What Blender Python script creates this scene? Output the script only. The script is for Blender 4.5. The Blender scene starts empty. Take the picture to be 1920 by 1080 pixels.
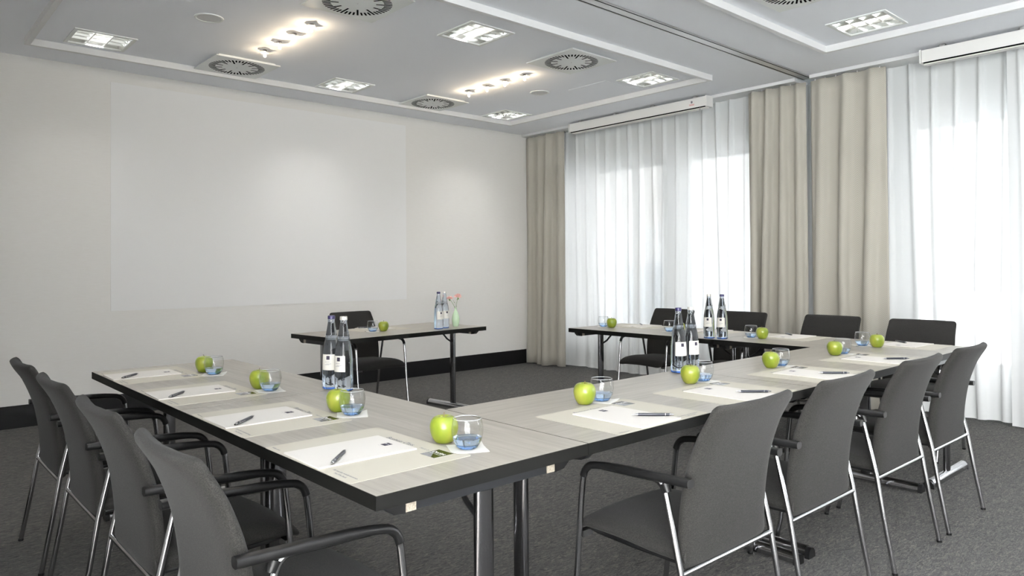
import bpy, bmesh, math, random
from mathutils import Vector, Matrix
random.seed(7)
PI = math.pi
scene = bpy.context.scene
C = scene.collection

# ------------------------------------------------------------------ camera
cam_data = bpy.data.cameras.new('camera')
cam = bpy.data.objects.new('camera', cam_data)
C.objects.link(cam)
yaw, pit, rol = math.radians(41.916), math.radians(.728), math.radians(-.4264)
fwd = Vector((math.sin(yaw)*math.cos(pit), math.cos(yaw)*math.cos(pit), math.sin(pit)))
rgt = Vector((math.cos(yaw), -math.sin(yaw), 0))
upv = rgt.cross(fwd)
R_ = rgt*math.cos(rol) + upv*math.sin(rol)
U_ = R_.cross(fwd)
m = Matrix((R_, U_, -fwd)).transposed().to_4x4()
m.translation = Vector((0, 0, 1.25))
cam.matrix_world = m
cam_data.sensor_width = 36.0
cam_data.lens = 1353.46/1920*36
cam_data.shift_y = (483.81-540)/1920
cam_data.clip_start = .05
cam_data.clip_end = 200
scene.camera = cam

# ------------------------------------------------------------------ world / exposure
vs = scene.view_settings
vs.view_transform = 'Standard'; vs.look = 'None'; vs.gamma = 1; vs.use_curve_mapping = False
vs.exposure = .27
SKY = 20.0
w = bpy.data.worlds.new('overcast_sky'); scene.world = w; w.use_nodes = True
wn = w.node_tree.nodes; wl = w.node_tree.links
bg = wn['Background']
tc = wn.new('ShaderNodeTexCoord'); sx = wn.new('ShaderNodeSeparateXYZ'); rp = wn.new('ShaderNodeValToRGB')
wl.new(tc.outputs['Generated'], sx.inputs[0]); wl.new(sx.outputs['Z'], rp.inputs[0])
rp.color_ramp.elements[0].position = .0; rp.color_ramp.elements[0].color = (1, .99, .975, 1)
rp.color_ramp.elements[1].position = .8; rp.color_ramp.elements[1].color = (.84, .92, 1, 1)
wl.new(rp.outputs[0], bg.inputs[0]); bg.inputs[1].default_value = SKY
cy = scene.cycles
cy.use_denoising = True
cy.max_bounces = 10; cy.diffuse_bounces = 6; cy.glossy_bounces = 4; cy.transmission_bounces = 8; cy.transparent_max_bounces = 16
cy.sample_clamp_indirect = 6; cy.caustics_reflective = False; cy.caustics_refractive = False
cy.blur_glossy = .5

sun = bpy.data.lights.new('sun', 'SUN'); sun.energy = 240; sun.angle = math.radians(6); sun.color = (1, .98, .95)
so = bpy.data.objects.new('sun', sun); C.objects.link(so); so.location = (10, 0, 12)
so.rotation_euler = Vector((.30, .45, -.84)).to_track_quat('-Z', 'Y').to_euler()
LAMP_W = 15.0
SPOT_W = .7
def window_light(name, y0, y1, z0, z1, watts, left=False):
    # daylight entering through the window opening (sampling aid for the sky)
    L = bpy.data.lights.new(name, 'AREA'); L.shape = 'RECTANGLE'; L.size = z1-z0; L.size_y = y1-y0
    L.energy = watts; L.color = (.93, .97, 1)
    o = bpy.data.objects.new(name, L); C.objects.link(o)
    o.location = (-.92 if left else 7.02, (y0+y1)/2, (z0+z1)/2)
    o.rotation_euler = (0, -PI/2 if left else PI/2, 0)
    L.cycles.is_portal = True
    return o
window_light('daylight_portal', 3.45, 6.45, .36, 2.5, 1)
window_light('daylight_portal', .3, 2.45, .36, 2.5, 1)
window_light('daylight_portal', -4.9, -1.6, .1, 2.85, 1)  # opening of the unseen rear window, added for more daylight
window_light('daylight_portal', -4.2, .4, .1, 2.85, 1, True)  # opening of the unseen left-wall window, added to brighten the room

# ------------------------------------------------------------------ materials
def mat(name, col=(.8, .8, .8), rough=.5, metal=0., spec=.5, trans=0., ior=1.45, emit=None, estr=0., sheen=0., coat=0.):
    M = bpy.data.materials.new(name); M.use_nodes = True
    b = M.node_tree.nodes['Principled BSDF']
    b.inputs['Base Color'].default_value = (*col, 1)
    b.inputs['Roughness'].default_value = rough
    b.inputs['Metallic'].default_value = metal
    b.inputs['Specular IOR Level'].default_value = spec
    b.inputs['Transmission Weight'].default_value = trans
    b.inputs['IOR'].default_value = ior
    b.inputs['Sheen Weight'].default_value = sheen
    b.inputs['Coat Weight'].default_value = coat
    if emit:
        b.inputs['Emission Color'].default_value = (*emit, 1); b.inputs['Emission Strength'].default_value = estr
    return M
def N(M, t): return M.node_tree.nodes.new(t)
def LK(M, a, b): M.node_tree.links.new(a, b)
def bsdf(M): return M.node_tree.nodes['Principled BSDF']
def coords(M, kind='Object', scale=(1, 1, 1), rot=(0, 0, 0)):
    t = N(M, 'ShaderNodeTexCoord'); mp = N(M, 'ShaderNodeMapping')
    mp.inputs['Scale'].default_value = scale; mp.inputs['Rotation'].default_value = rot
    LK(M, t.outputs[kind], mp.inputs[0]); return mp.outputs[0]
def ramp(M, fac, stops):
    r = N(M, 'ShaderNodeValToRGB'); e = r.color_ramp.elements
    while len(e) < len(stops): e.new(.5)
    for i, (p, c) in enumerate(stops): e[i].position = p; e[i].color = (*c, 1)
    LK(M, fac, r.inputs[0]); return r.outputs[0]
def noise(M, vec, scale, detail=4, rough=.5, dist=0.):
    n = N(M, 'ShaderNodeTexNoise'); n.inputs['Scale'].default_value = scale; n.inputs['Detail'].default_value = detail
    n.inputs['Roughness'].default_value = rough; n.inputs['Distortion'].default_value = dist
    LK(M, vec, n.inputs['Vector']); return n.outputs['Fac']
def bump(M, h, strength=.3, dist=.002):
    b = N(M, 'ShaderNodeBump'); b.inputs['Strength'].default_value = strength; b.inputs['Distance'].default_value = dist
    LK(M, h, b.inputs['Height']); LK(M, b.outputs[0], bsdf(M).inputs['Normal'])
def math_(M, op, a, b=None):
    n = N(M, 'ShaderNodeMath'); n.operation = op
    for i, v in enumerate((a, b)):
        if v is None: continue
        if isinstance(v, (int, float)): n.inputs[i].default_value = v
        else: LK(M, v, n.inputs[i])
    return n.outputs[0]

M_ceiling = mat('ceiling_paint', (.91, .93, .97), .9, spec=.1)
M_wall = mat('wall_paint', (.80, .785, .745), .85, spec=.15)
v = coords(M_wall, 'Object', (1, 1, 9)); f = noise(M_wall, v, 14, 3)
LK(M_wall, ramp(M_wall, f, [(.3, (.76, .742, .708)), (.7, (.78, .765, .735))]), bsdf(M_wall).inputs['Base Color'])
bump(M_wall, noise(M_wall, coords(M_wall, 'Object', (60, 60, 400)), 1, 2), .08, .001)
M_screen = mat('projection_paint', (.805, .80, .79), .8, spec=.15)
M_base = mat('black_baseboard', (.006, .006, .0065), .5, spec=.25)
M_frame = mat('white_window_frame', (.80, .82, .81), .4)
M_trim = mat('white_trim', (.76, .76, .755), .55)
M_alu = mat('brushed_aluminium', (.55, .55, .54), .35, metal=.9)
M_black = mat('black_plastic', (.006, .006, .0062), .38, spec=.3)
M_black_gap = mat('black_gap', (.004, .004, .004), .9, spec=0)
M_chrome = mat('chrome', (.42, .42, .43), .16, metal=1)
M_pole = mat('polished_table_pole', (.25, .25, .26), .15, metal=1)
M_edge = mat('anthracite_table_edge', (.0055, .0055, .005), .55, spec=.1)
M_rail = mat('dark_steel_rail', (.016, .017, .019), .35, metal=.2, spec=.3)
M_birch = mat('birch_block', (.46, .41, .33), .6)
LK(M_birch, ramp(M_birch, noise(M_birch, coords(M_birch, 'Object', (1, 1, 1)), 260, 3), [(.35, (.24, .21, .165)), (.65, (.37, .33, .27))]), bsdf(M_birch).inputs['Base Color'])

# carpet
M_carpet = mat('grey_carpet', (.1, .1, .1), .95, spec=.05, sheen=.08)
vc = coords(M_carpet, 'Object', (26, 85, 1), (0, 0, .12)); wv = noise(M_carpet, vc, 1.0, 5, .7, 1.6)
n2 = noise(M_carpet, coords(M_carpet), 380, 2, .6)
n3 = noise(M_carpet, coords(M_carpet, 'Object', (1, 1, 1)), 1.3, 2)
mx = math_(M_carpet, 'ADD', math_(M_carpet, 'MULTIPLY', wv, .62), math_(M_carpet, 'MULTIPLY', n2, .38))
LK(M_carpet, ramp(M_carpet, mx, [(.34, (.022, .0215, .0215)), (.46, (.070, .0685, .067)), (.54, (.120, .117, .112)), (.66, (.27, .228, .183))]), bsdf(M_carpet).inputs['Base Color'])
bump(M_carpet, mx, 1.0, .012)

# laminate, grain along object x
M_wood = mat('grey_beige_laminate', (.38, .36, .32), .34, spec=.45)
vw = coords(M_wood, 'Object', (1.1, 22, 1)); g1 = noise(M_wood, vw, 1.6, 6, .6, .5)
g2 = noise(M_wood, coords(M_wood, 'Object', (5, 160, 1)), 1.0, 4, .6, .3)
gm = math_(M_wood, 'ADD', math_(M_wood, 'MULTIPLY', g1, .62), math_(M_wood, 'MULTIPLY', g2, .38))
LK(M_wood, ramp(M_wood, gm, [(.30, (.225, .202, .17)), (.5, (.300, .277, .239)), (.68, (.37, .347, .305))]), bsdf(M_wood).inputs['Base Color'])
bump(M_wood, gm, .05, .001)

# chair fabric
M_fabric = mat('charcoal_wool', (.05, .05, .05), .95, spec=.05, sheen=.05)
vf = coords(M_fabric, 'Object', (900, 900, 350)); ff = noise(M_fabric, vf, 1.0, 2, .6)
f2 = noise(M_fabric, coords(M_fabric), 420, 2, .6)
fm = math_(M_fabric, 'ADD', math_(M_fabric, 'MULTIPLY', ff, .5), math_(M_fabric, 'MULTIPLY', f2, .5))
LK(M_fabric, ramp(M_fabric, fm, [(.38, (.0115, .0111, .0106)), (.5, (.0195, .0188, .0178)), (.62, (.033, .0317, .0293))]), bsdf(M_fabric).inputs['Base Color'])
bump(M_fabric, fm, .25, .001)

# heavy curtain with woven herringbone (uses the cloth's own uv, in metres)
M_drape = mat('beige_herringbone_cloth', (.4, .38, .33), .85, spec=.1, sheen=.2)
uv = N(M_drape, 'ShaderNodeUVMap'); sp = N(M_drape, 'ShaderNodeSeparateXYZ'); LK(M_drape, uv.outputs[0], sp.inputs[0])
zig = math_(M_drape, 'PINGPONG', sp.outputs['X'], .028)
st = math_(M_drape, 'FRACT', math_(M_drape, 'MULTIPLY', math_(M_drape, 'ADD', sp.outputs['Y'], math_(M_drape, 'MULTIPLY', zig, 1.1)), 62.0))
hb = math_(M_drape, 'SMOOTHSTEP' if False else 'GREATER_THAN', st, .5)
LK(M_drape, ramp(M_drape, hb, [(.0, (.335, .315, .27)), (1., (.405, .385, .335))]), bsdf(M_drape).inputs['Base Color'])
bump(M_drape, st, .12, .001)

# sheer curtain
M_sheer = bpy.data.materials.new('white_voile'); M_sheer.use_nodes = True
nt = M_sheer.node_tree; nt.nodes.clear()
def nn(t): return nt.nodes.new(t)
out = nn('ShaderNodeOutputMaterial'); tr = nn('ShaderNodeBsdfTransparent'); tl = nn('ShaderNodeBsdfTranslucent'); df = nn('ShaderNodeBsdfDiffuse')
tr.inputs[0].default_value = (1, 1, 1, 1); tl.inputs[0].default_value = (.18, .18, .18, 1); df.inputs[0].default_value = (.86, .875, .87, 1)
m1 = nn('ShaderNodeMixShader'); m1.inputs[0].default_value = .68; m2 = nn('ShaderNodeMixShader')
lw = nn('ShaderNodeLayerWeight'); lw.inputs['Blend'].default_value = .5; lm = nn('ShaderNodeMath'); lm.operation = 'MULTIPLY_ADD'; lm.inputs[1].default_value = .018; lm.inputs[2].default_value = .984; lm.use_clamp = True
nt.links.new(lw.outputs['Facing'], lm.inputs[0]); nt.links.new(lm.outputs[0], m2.inputs[0])
nt.links.new(tl.outputs[0], m1.inputs[1]); nt.links.new(df.outputs[0], m1.inputs[2])
nt.links.new(tr.outputs[0], m2.inputs[1]); nt.links.new(m1.outputs[0], m2.inputs[2]); nt.links.new(m2.outputs[0], out.inputs[0])

# window pane: clear thin glass
M_pane = bpy.data.materials.new('window_glass'); M_pane.use_nodes = True
nt = M_pane.node_tree; nt.nodes.clear()
out = nn('ShaderNodeOutputMaterial'); tr = nn('ShaderNodeBsdfTransparent'); gl = nn('ShaderNodeBsdfGlossy'); fr = nn('ShaderNodeFresnel'); mm = nn('ShaderNodeMixShader')
tr.inputs[0].default_value = (.965, .96, .955, 1); gl.inputs['Roughness'].default_value = .02
nt.links.new(fr.outputs[0], mm.inputs[0]); nt.links.new(tr.outputs[0], mm.inputs[1]); nt.links.new(gl.outputs[0], mm.inputs[2]); nt.links.new(mm.outputs[0], out.inputs[0])

M_glass = bpy.data.materials.new('clear_thin_glass'); M_glass.use_nodes = True
nt = M_glass.node_tree; nt.nodes.clear()
out = nn('ShaderNodeOutputMaterial'); tr = nn('ShaderNodeBsdfTransparent'); gl = nn('ShaderNodeBsdfGlossy'); fr = nn('ShaderNodeLayerWeight'); mm = nn('ShaderNodeMixShader'); pw = nn('ShaderNodeMath'); ma = nn('ShaderNodeMath')
tr.inputs[0].default_value = (.965, .975, .98, 1); gl.inputs['Roughness'].default_value = .03; fr.inputs['Blend'].default_value = .5
pw.operation = 'POWER'; pw.inputs[1].default_value = 3.5; ma.operation = 'MULTIPLY_ADD'; ma.inputs[1].default_value = .75; ma.inputs[2].default_value = .035
nt.links.new(fr.outputs['Facing'], pw.inputs[0]); nt.links.new(pw.outputs[0], ma.inputs[0]); nt.links.new(ma.outputs[0], mm.inputs[0]); nt.links.new(tr.outputs[0], mm.inputs[1]); nt.links.new(gl.outputs[0], mm.inputs[2]); nt.links.new(mm.outputs[0], out.inputs[0])
M_rim = mat('painted_rim_glint', (.92, .94, .96), .05, trans=.55, ior=1.5, spec=1)  # near-white and partly opaque, so the rim's glint is painted in
M_water = mat('bluish_water', (.66, .80, .97), 0, trans=1, ior=1.33)
M_glass_blue = mat('blue_glass_base', (.30, .52, .93), .0, trans=1, ior=1.42)
M_bottle = mat('water_filled_bottle_glass', (.80, .88, .99), .0, trans=1, ior=1.36)
M_bottle_blue = mat('blue_bottle_base', (.12, .28, .85), .02, trans=1, ior=1.45)
M_label = mat('cream_paper_label', (.66, .64, .58), .7)
M_mark = mat('dark_violet_emblem', (.03, .024, .045), .5)
M_ink = mat('grey_ink', (.13, .13, .16), .6)
M_ink_soft = mat('light_grey_ink', (.30, .30, .33), .6)
M_white_ink = mat('white_ink', (.85, .85, .85), .5)
M_red = mat('red_ink', (.55, .05, .05), .5)
M_mat = mat('cream_placemat_paper', (.47, .44, .37), .5, spec=.3)
M_pad = mat('white_paper', (.64, .61, .57), .6, spec=.2)
M_napkin = mat('white_coaster_paper', (.74, .73, .69), .8)
M_foil = mat('black_foil', (.014, .014, .014), .12, metal=0, spec=.22)
M_foil_reflection = mat('painted_foil_reflection', (.36, .37, .39), .25, metal=.5, spec=1)  # grey standing in for a reflection on the dark foil
M_pen = mat('dark_grey_pen_barrel', (.025, .027, .037), .28, spec=.6)
M_cap_blue = mat('dark_blue_cap', (.018, .014, .06), .3)
M_cap_silver = mat('silver_cap', (.62, .60, .55), .3, metal=.5)
M_vase = mat('pale_green_vase_glaze', (.47, .62, .42), .3, coat=.3)
M_stem = mat('green_stem', (.14, .26, .06), .6)
M_apple_stem = mat('brown_apple_stem', (.10, .065, .03), .8)
M_apple = mat('green_apple_skin', (.4, .5, .05), .28, spec=.5, coat=.25)
ap = noise(M_apple, coords(M_apple, 'Object', (9, 9, 5)), 1.6, 3, .5)
ap2 = math_(M_apple, 'ADD', ap, math_(M_apple, 'MULTIPLY', noise(M_apple, coords(M_apple), 420, 1), .08))
LK(M_apple, ramp(M_apple, ap2, [(.38, (.145, .195, .013)), (.56, (.21, .25, .022)), (.74, (.31, .315, .05))]), bsdf(M_apple).inputs['Base Color'])
M_petal = mat('pink_petals', (.80, .40, .36), .6)
LK(M_petal, ramp(M_petal, noise(M_petal, coords(M_petal), 60, 2), [(.35, (.80, .42, .40)), (.65, (.90, .70, .62))]), bsdf(M_petal).inputs['Base Color'])
M_plate = mat('white_vent_metal', (.80, .82, .80), .5)
M_mirror = mat('mirror_louvre_metal', (.86, .86, .85), .12, metal=1)
M_louvre = mat('satin_reflector', (.80, .81, .78), .22, metal=.9)
M_bulb = mat('warm_halogen_bulb', (1, .9, .7), .5, emit=(1, .80, .52), estr=60)
M_tube = mat('fluorescent_tube', (1, 1, .95), .5, emit=(1, .97, .88), estr=4)
M_wing = mat('frosted_metal_wing', (.62, .57, .50), .35, metal=.2)
M_speaker = mat('speaker_mesh', (.60, .60, .59), .8)
v = coords(M_speaker, 'Object', (1, 1, 1)); bump(M_speaker, noise(M_speaker, v, 500, 1), .3, .001)
M_box = mat('white_blind_housing', (.80, .79, .76), .45)
M_concrete = mat('pale_paving', (.70, .71, .71), .9)
M_facade = mat('pale_facade', (.50, .53, .56), .9)
M_facade_win = mat('facade_window_glass', (.22, .27, .32), .15)
M_hedge = mat('hedge_leaves', (.20, .26, .17), .9)

# ------------------------------------------------------------------ helpers
def link(name, me, parent=None, mats=None, smooth=None):
    o = bpy.data.objects.new(name, me); C.objects.link(o)
    if parent is not None: o.parent = parent
    if mats is not None:
        for mm_ in (mats if isinstance(mats, (list, tuple)) else [mats]): me.materials.append(mm_)
    return o
def finish(bm, name, parent=None, mats=None, smooth=False, bevel=0., angle=40):
    me = bpy.data.meshes.new(name)
    if bevel:
        es = [e for e in bm.edges if len(e.link_faces) == 2 and e.calc_face_angle(0) > math.radians(30)]
        bmesh.ops.bevel(bm, geom=es, offset=bevel, segments=2, affect='EDGES', profile=.5)
    bmesh.ops.recalc_face_normals(bm, faces=bm.faces)
    if smooth:
        for fc in bm.faces: fc.smooth = True
        for e in bm.edges:
            if len(e.link_faces) == 2 and e.calc_face_angle(0) > math.radians(angle): e.smooth = False
    bm.to_mesh(me); bm.free()
    return link(name, me, parent, mats)
def box(bm, x0, x1, y0, y1, z0, z1, mi=0):
    vs_ = [bm.verts.new((x, y, z)) for x in (x0, x1) for y in (y0, y1) for z in (z0, z1)]
    for q in ((0, 1, 3, 2), (4, 6, 7, 5), (0, 4, 5, 1), (2, 3, 7, 6), (0, 2, 6, 4), (1, 5, 7, 3)):
        fc = bm.faces.new([vs_[i] for i in q]); fc.material_index = mi
def ring_loft(bm, rings, closed_ends=True, mi=0):
    rv = [[bm.verts.new(p) for p in r] for r in rings]
    n = len(rings[0])
    for a, b in zip(rv[:-1], rv[1:]):
        for i in range(n):
            fc = bm.faces.new((a[i], a[(i+1) % n], b[(i+1) % n], b[i])); fc.material_index = mi
    if closed_ends:
        bm.faces.new(list(reversed(rv[0]))).material_index = mi; bm.faces.new(rv[-1]).material_index = mi
def tube(bm, pts, r, n=12, prof=None, mi=0):
    """sweep a circle (or section prof(i)->[(a,b)]) along pts; frame keeps 'a' near-horizontal"""
    pts = [Vector(p) for p in pts]; rings = []
    for i, p in enumerate(pts):
        if i == 0: t = pts[1]-p
        elif i == len(pts)-1: t = p-pts[i-1]
        else: t = (pts[i+1]-p).normalized() + (p-pts[i-1]).normalized()
        t.normalize()
        ref = Vector((1, 0, 0)) if abs(t.x) < .9 else Vector((0, 0, 1))
        a = (ref - t*ref.dot(t)).normalized(); b = t.cross(a)
        if prof: sec = prof(i)
        else:
            rr = r[i] if isinstance(r, (list, tuple)) else r
            sec = [(rr*math.cos(2*PI*k/n), rr*math.sin(2*PI*k/n)) for k in range(n)]
        rings.append([p + a*s[0] + b*s[1] for s in sec])
    ring_loft(bm, rings, True, mi)
def arc(p0, corner, p1, n=6):
    p0, c, p1 = Vector(p0), Vector(corner), Vector(p1)
    return [((1-t)**2)*p0 + 2*t*(1-t)*c + t*t*p1 for t in [i/n for i in range(n+1)]]
def lathe(bm, prof, n=32, mi=0, lobes=None):
    rings = []
    for (r, z) in prof:
        ring = []
        for k in range(n):
            a = 2*PI*k/n; rr = max(r, 1e-5)
            if lobes: rr *= 1+lobes(a, z)
            ring.append((rr*math.cos(a), rr*math.sin(a), z))
        rings.append(ring)
    ring_loft(bm, rings, True, mi)
    bmesh.ops.remove_doubles(bm, verts=bm.verts, dist=2e-5)
def smooth_prof(pts, n=6):
    """Catmull-Rom through (r,z) points"""
    res = []
    P_ = [pts[0]] + list(pts) + [pts[-1]]
    for i in range(1, len(P_)-2):
        for k in range(n):
            t = k/n; p0, p1, p2, p3 = P_[i-1], P_[i], P_[i+1], P_[i+2]
            res.append(tuple(.5*((2*p1[j]) + (-p0[j]+p2[j])*t + (2*p0[j]-5*p1[j]+4*p2[j]-p3[j])*t*t + (-p0[j]+3*p1[j]-3*p2[j]+p3[j])*t**3) for j in (0, 1)))
    res.append(pts[-1]); return res
def empty(name, loc=(0, 0, 0), rz=0):
    o = bpy.data.objects.new(name, None); C.objects.link(o); o.location = loc; o.rotation_euler = (0, 0, rz)
    o.empty_display_size = .1; return o
def tag(o, label=None, cat=None, group=None, kind=None):
    if label: o['label'] = label
    if cat: o['category'] = cat
    if group: o['group'] = group
    if kind: o['kind'] = kind
    return o
def copy_tree(o, parent=None):
    c = o.copy(); C.objects.link(c)
    if parent is not None: c.parent = parent
    for ch in [x for x in bpy.data.objects if x.parent == o and x != c]:
        copy_tree(ch, c)
    return c
def text_bm(bm, s, x, y, z, size, mi=0, italic=0., align='LEFT', bold=0., spacing=1.0, matrix=None):
    cu = bpy.data.curves.new('t', 'FONT'); cu.body = s; cu.size = size; cu.align_x = align; cu.shear = italic; cu.offset = bold; cu.space_character = spacing
    cu.resolution_u = 2
    ob = bpy.data.objects.new('t', cu); C.objects.link(ob)
    dg = bpy.context.evaluated_depsgraph_get(); me = bpy.data.meshes.new_from_object(ob.evaluated_get(dg))
    nb = len(bm.verts); nf = len(bm.faces)
    bm.from_mesh(me); bm.verts.ensure_lookup_table(); bm.faces.ensure_lookup_table()
    for vtx in bm.verts[nb:]:
        p = Vector((vtx.co.x + x, vtx.co.y + y, z))
        vtx.co = (matrix @ p) if matrix is not None else p
    for fc in bm.faces[nf:]: fc.material_index = mi
    bpy.data.objects.remove(ob); bpy.data.curves.remove(cu); bpy.data.meshes.remove(me)

# ------------------------------------------------------------------ room
ZC = 2.98; YF = 6.93; XW = 6.85; XL = -.75; YB = -5.2
def slab(bm, xs, ys, z, skip):
    """grid of quads at height z over sorted xs, ys without the cells in skip"""
    vv = {}
    def V_(i, j):
        if (i, j) not in vv: vv[i, j] = bm.verts.new((xs[i], ys[j], z))
        return vv[i, j]
    for i in range(len(xs)-1):
        for j in range(len(ys)-1):
            cx, cy_ = (xs[i]+xs[i+1])/2, (ys[j]+ys[j+1])/2
            if any(a < cx < b and c < cy_ < d for a, b, c, d in skip): continue
            bm.faces.new((V_(i, j), V_(i, j+1), V_(i+1, j+1), V_(i+1, j)))
LAMPS = [(1.317, 6.075), (3.375, 6.105), (5.43, 6.12), (3.365, 4.13), (5.40, 4.115), (5.345, 2.13), (1.317, 4.12), (3.365, 2.13), (3.365, .05), (5.345, .05), (1.317, .05)]
HS = .188
holes = [(x-HS, x+HS, y-HS, y+HS) for x, y in LAMPS]
bm = bmesh.new()
xs = sorted({XL, XW+.25} | {h[0] for h in holes} | {h[1] for h in holes}); ys = sorted({YB, YF} | {h[2] for h in holes} | {h[3] for h in holes})
slab(bm, xs, ys, ZC, holes)
box(bm, XL, XW+.25, YB, YF, ZC+.16, ZC+.3)
tag(finish(bm, 'ceiling', None, M_ceiling), kind='structure')
bm = bmesh.new(); box(bm, XL-.1, XW+.25, YB-.1, YF+.1, -.12, 0)
tag(finish(bm, 'floor', None, M_carpet), kind='structure')
bm = bmesh.new(); box(bm, XL-.1, XW+.25, YF, YF+.12, 0, ZC+.3)
tag(finish(bm, 'wall_front', None, M_wall), kind='structure')
bm = bmesh.new(); box(bm, XL-.12, XL, .4, YF, 0, ZC+.3); box(bm, XL-.12, XL, YB, -4.2, 0, ZC+.3); box(bm, XL-.12, XL, -4.2, .4, 0, .08); box(bm, XL-.12, XL, -4.2, .4, 2.85, ZC+.3)  # unseen opening in this wall is added to let fill daylight in
tag(finish(bm, 'wall_left', None, M_wall), kind='structure')
bm = bmesh.new(); box(bm, XL-.12, XW+.25, YB-.12, YB, 0, ZC+.3)
tag(finish(bm, 'wall_back', None, M_wall), kind='structure')
# window wall: lintel, parapet, piers
WZ0, WZ1 = .36, 2.5
bm = bmesh.new()
box(bm, XW, XW+.25, .1, YF, WZ1, ZC+.3); box(bm, XW, XW+.25, .1, YF, 0, WZ0)
box(bm, XW, XW+.25, YB, .1, 2.85, ZC+.3); box(bm, XW, XW+.25, YB, .1, 0, .08)
for y0, y1 in ((6.62, YF), (4.80, 5.02), (2.42, 3.55), (.1, .3)): box(bm, XW, XW+.25, y0, y1, WZ0, WZ1)
box(bm, XW, XW+.25, YB, -4.9, .08, 2.85); box(bm, XW, XW+.25, -1.6, .1, .08, 2.85)  # piers round the added rear window, out of view
tag(finish(bm, 'wall_right', None, M_frame), kind='structure')
def window(idx, y0, y1, mull, WZ0=WZ0, WZ1=WZ1, XW=XW):
    root = empty('window_%d' % idx, (XW+(.12 if XW > 0 else .06), (y0+y1)/2, WZ0)); tag(root, kind='structure')
    L = (y1-y0)/2; H_ = WZ1-WZ0
    bm = bmesh.new()
    box(bm, -.03, .03, -L, L, 0, .06); box(bm, -.03, .03, -L, L, H_-.06, H_)
    box(bm, -.03, .03, -L, -L+.06, .06, H_-.06); box(bm, -.03, .03, L-.06, L, .06, H_-.06)
    for my in mull: box(bm, -.028, .028, my-(y0+y1)/2-.04, my-(y0+y1)/2+.04, .06, H_-.06)
    finish(bm, 'window_frame', root, M_frame, bevel=.003)
    bm = bmesh.new(); vs_ = [bm.verts.new(p) for p in ((0, -L+.05, .05), (0, L-.05, .05), (0, L-.05, H_-.05), (0, -L+.05, H_-.05))]; bm.faces.new(vs_)
    finish(bm, 'window_pane', root, M_pane)
    if XW > 0:
        bm = bmesh.new(); box(bm, -.12, -.02, -L, L, -.02, .0); finish(bm, 'window_sill', root, M_frame)
window(1, 5.02, 6.62, [5.5]); window(2, 3.55, 4.80, [3.92]); window(3, .3, 2.42, [2.2, 1.05]); window(4, -4.9, -1.6, [-2.7, -3.8], .08, 2.85); window(5, -4.2, .4, [-.5, -1.65, -2.95], .08, 2.85, XL-.12)  # last two, rear and left wall, are unseen windows added for fill daylight

bm = bmesh.new(); box(bm, XL, 6.45, YF-.014, YF, 0, .178); tag(finish(bm, 'baseboard_front', None, M_base), kind='structure')
bm = bmesh.new(); box(bm, XL, XL+.014, .4, YF-.014, 0, .178); tag(finish(bm, 'baseboard_left', None, M_base), kind='structure')
# ceiling frames (dropped square bead) and the track of the folding partition
def bead(idx, x0, x1, y0, y1, h=.05, t=.035):
    bm = bmesh.new()
    for a in ((x0, x1, y0, y0+t), (x0, x1, y1-t, y1), (x0, x0+t, y0+t, y1-t), (x1-t, x1, y0+t, y1-t)): box(bm, *a, ZC-h, ZC)
    tag(finish(bm, 'trim_%d' % idx, None, M_trim), kind='structure')
bead(1, .88, 5.73, 3.64, 6.39); bead(2, .88, 5.69, -4.4, 2.60)
bm = bmesh.new(); Y0 = 3.075
box(bm, XL, 6.52, Y0, Y0+.105, ZC-.004, ZC); box(bm, XL, 6.52, Y0+.008, Y0+.022, ZC-.0055, ZC-.003, 1); box(bm, XL, 6.52, Y0+.085, Y0+.092, ZC-.0055, ZC-.003, 1)
box(bm, XL, 6.52, Y0-.003, Y0, ZC-.012, ZC)
tag(finish(bm, 'trim_3', None, [M_alu, M_black_gap]), kind='structure')
# projection surface
bm = bmesh.new(); box(bm, 1.58, 4.60, YF-.0045, YF-.0005, .897, 2.875)
tag(finish(bm, 'projection_surface', None, M_screen, bevel=.0012), 'large pale rectangular projection surface on the front wall', 'projection surface')
# flush inspection hatches
for k, (x0, x1, y0, y1, lb) in enumerate(((1.06, 1.56, 4.82, 5.32, 'flush white ceiling hatch beside the round speaker at the left'), (5.13, 5.63, 4.40, 4.87, 'flush white ceiling hatch beside the round speaker near the windows'))):
    bm = bmesh.new(); box(bm, x0, x1, y0, y1, ZC-.0015, ZC+.001)
    tag(finish(bm, 'ceiling_hatch', None, M_ceiling), lb, 'hatch', 'inspection hatches in the ceiling')

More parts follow.
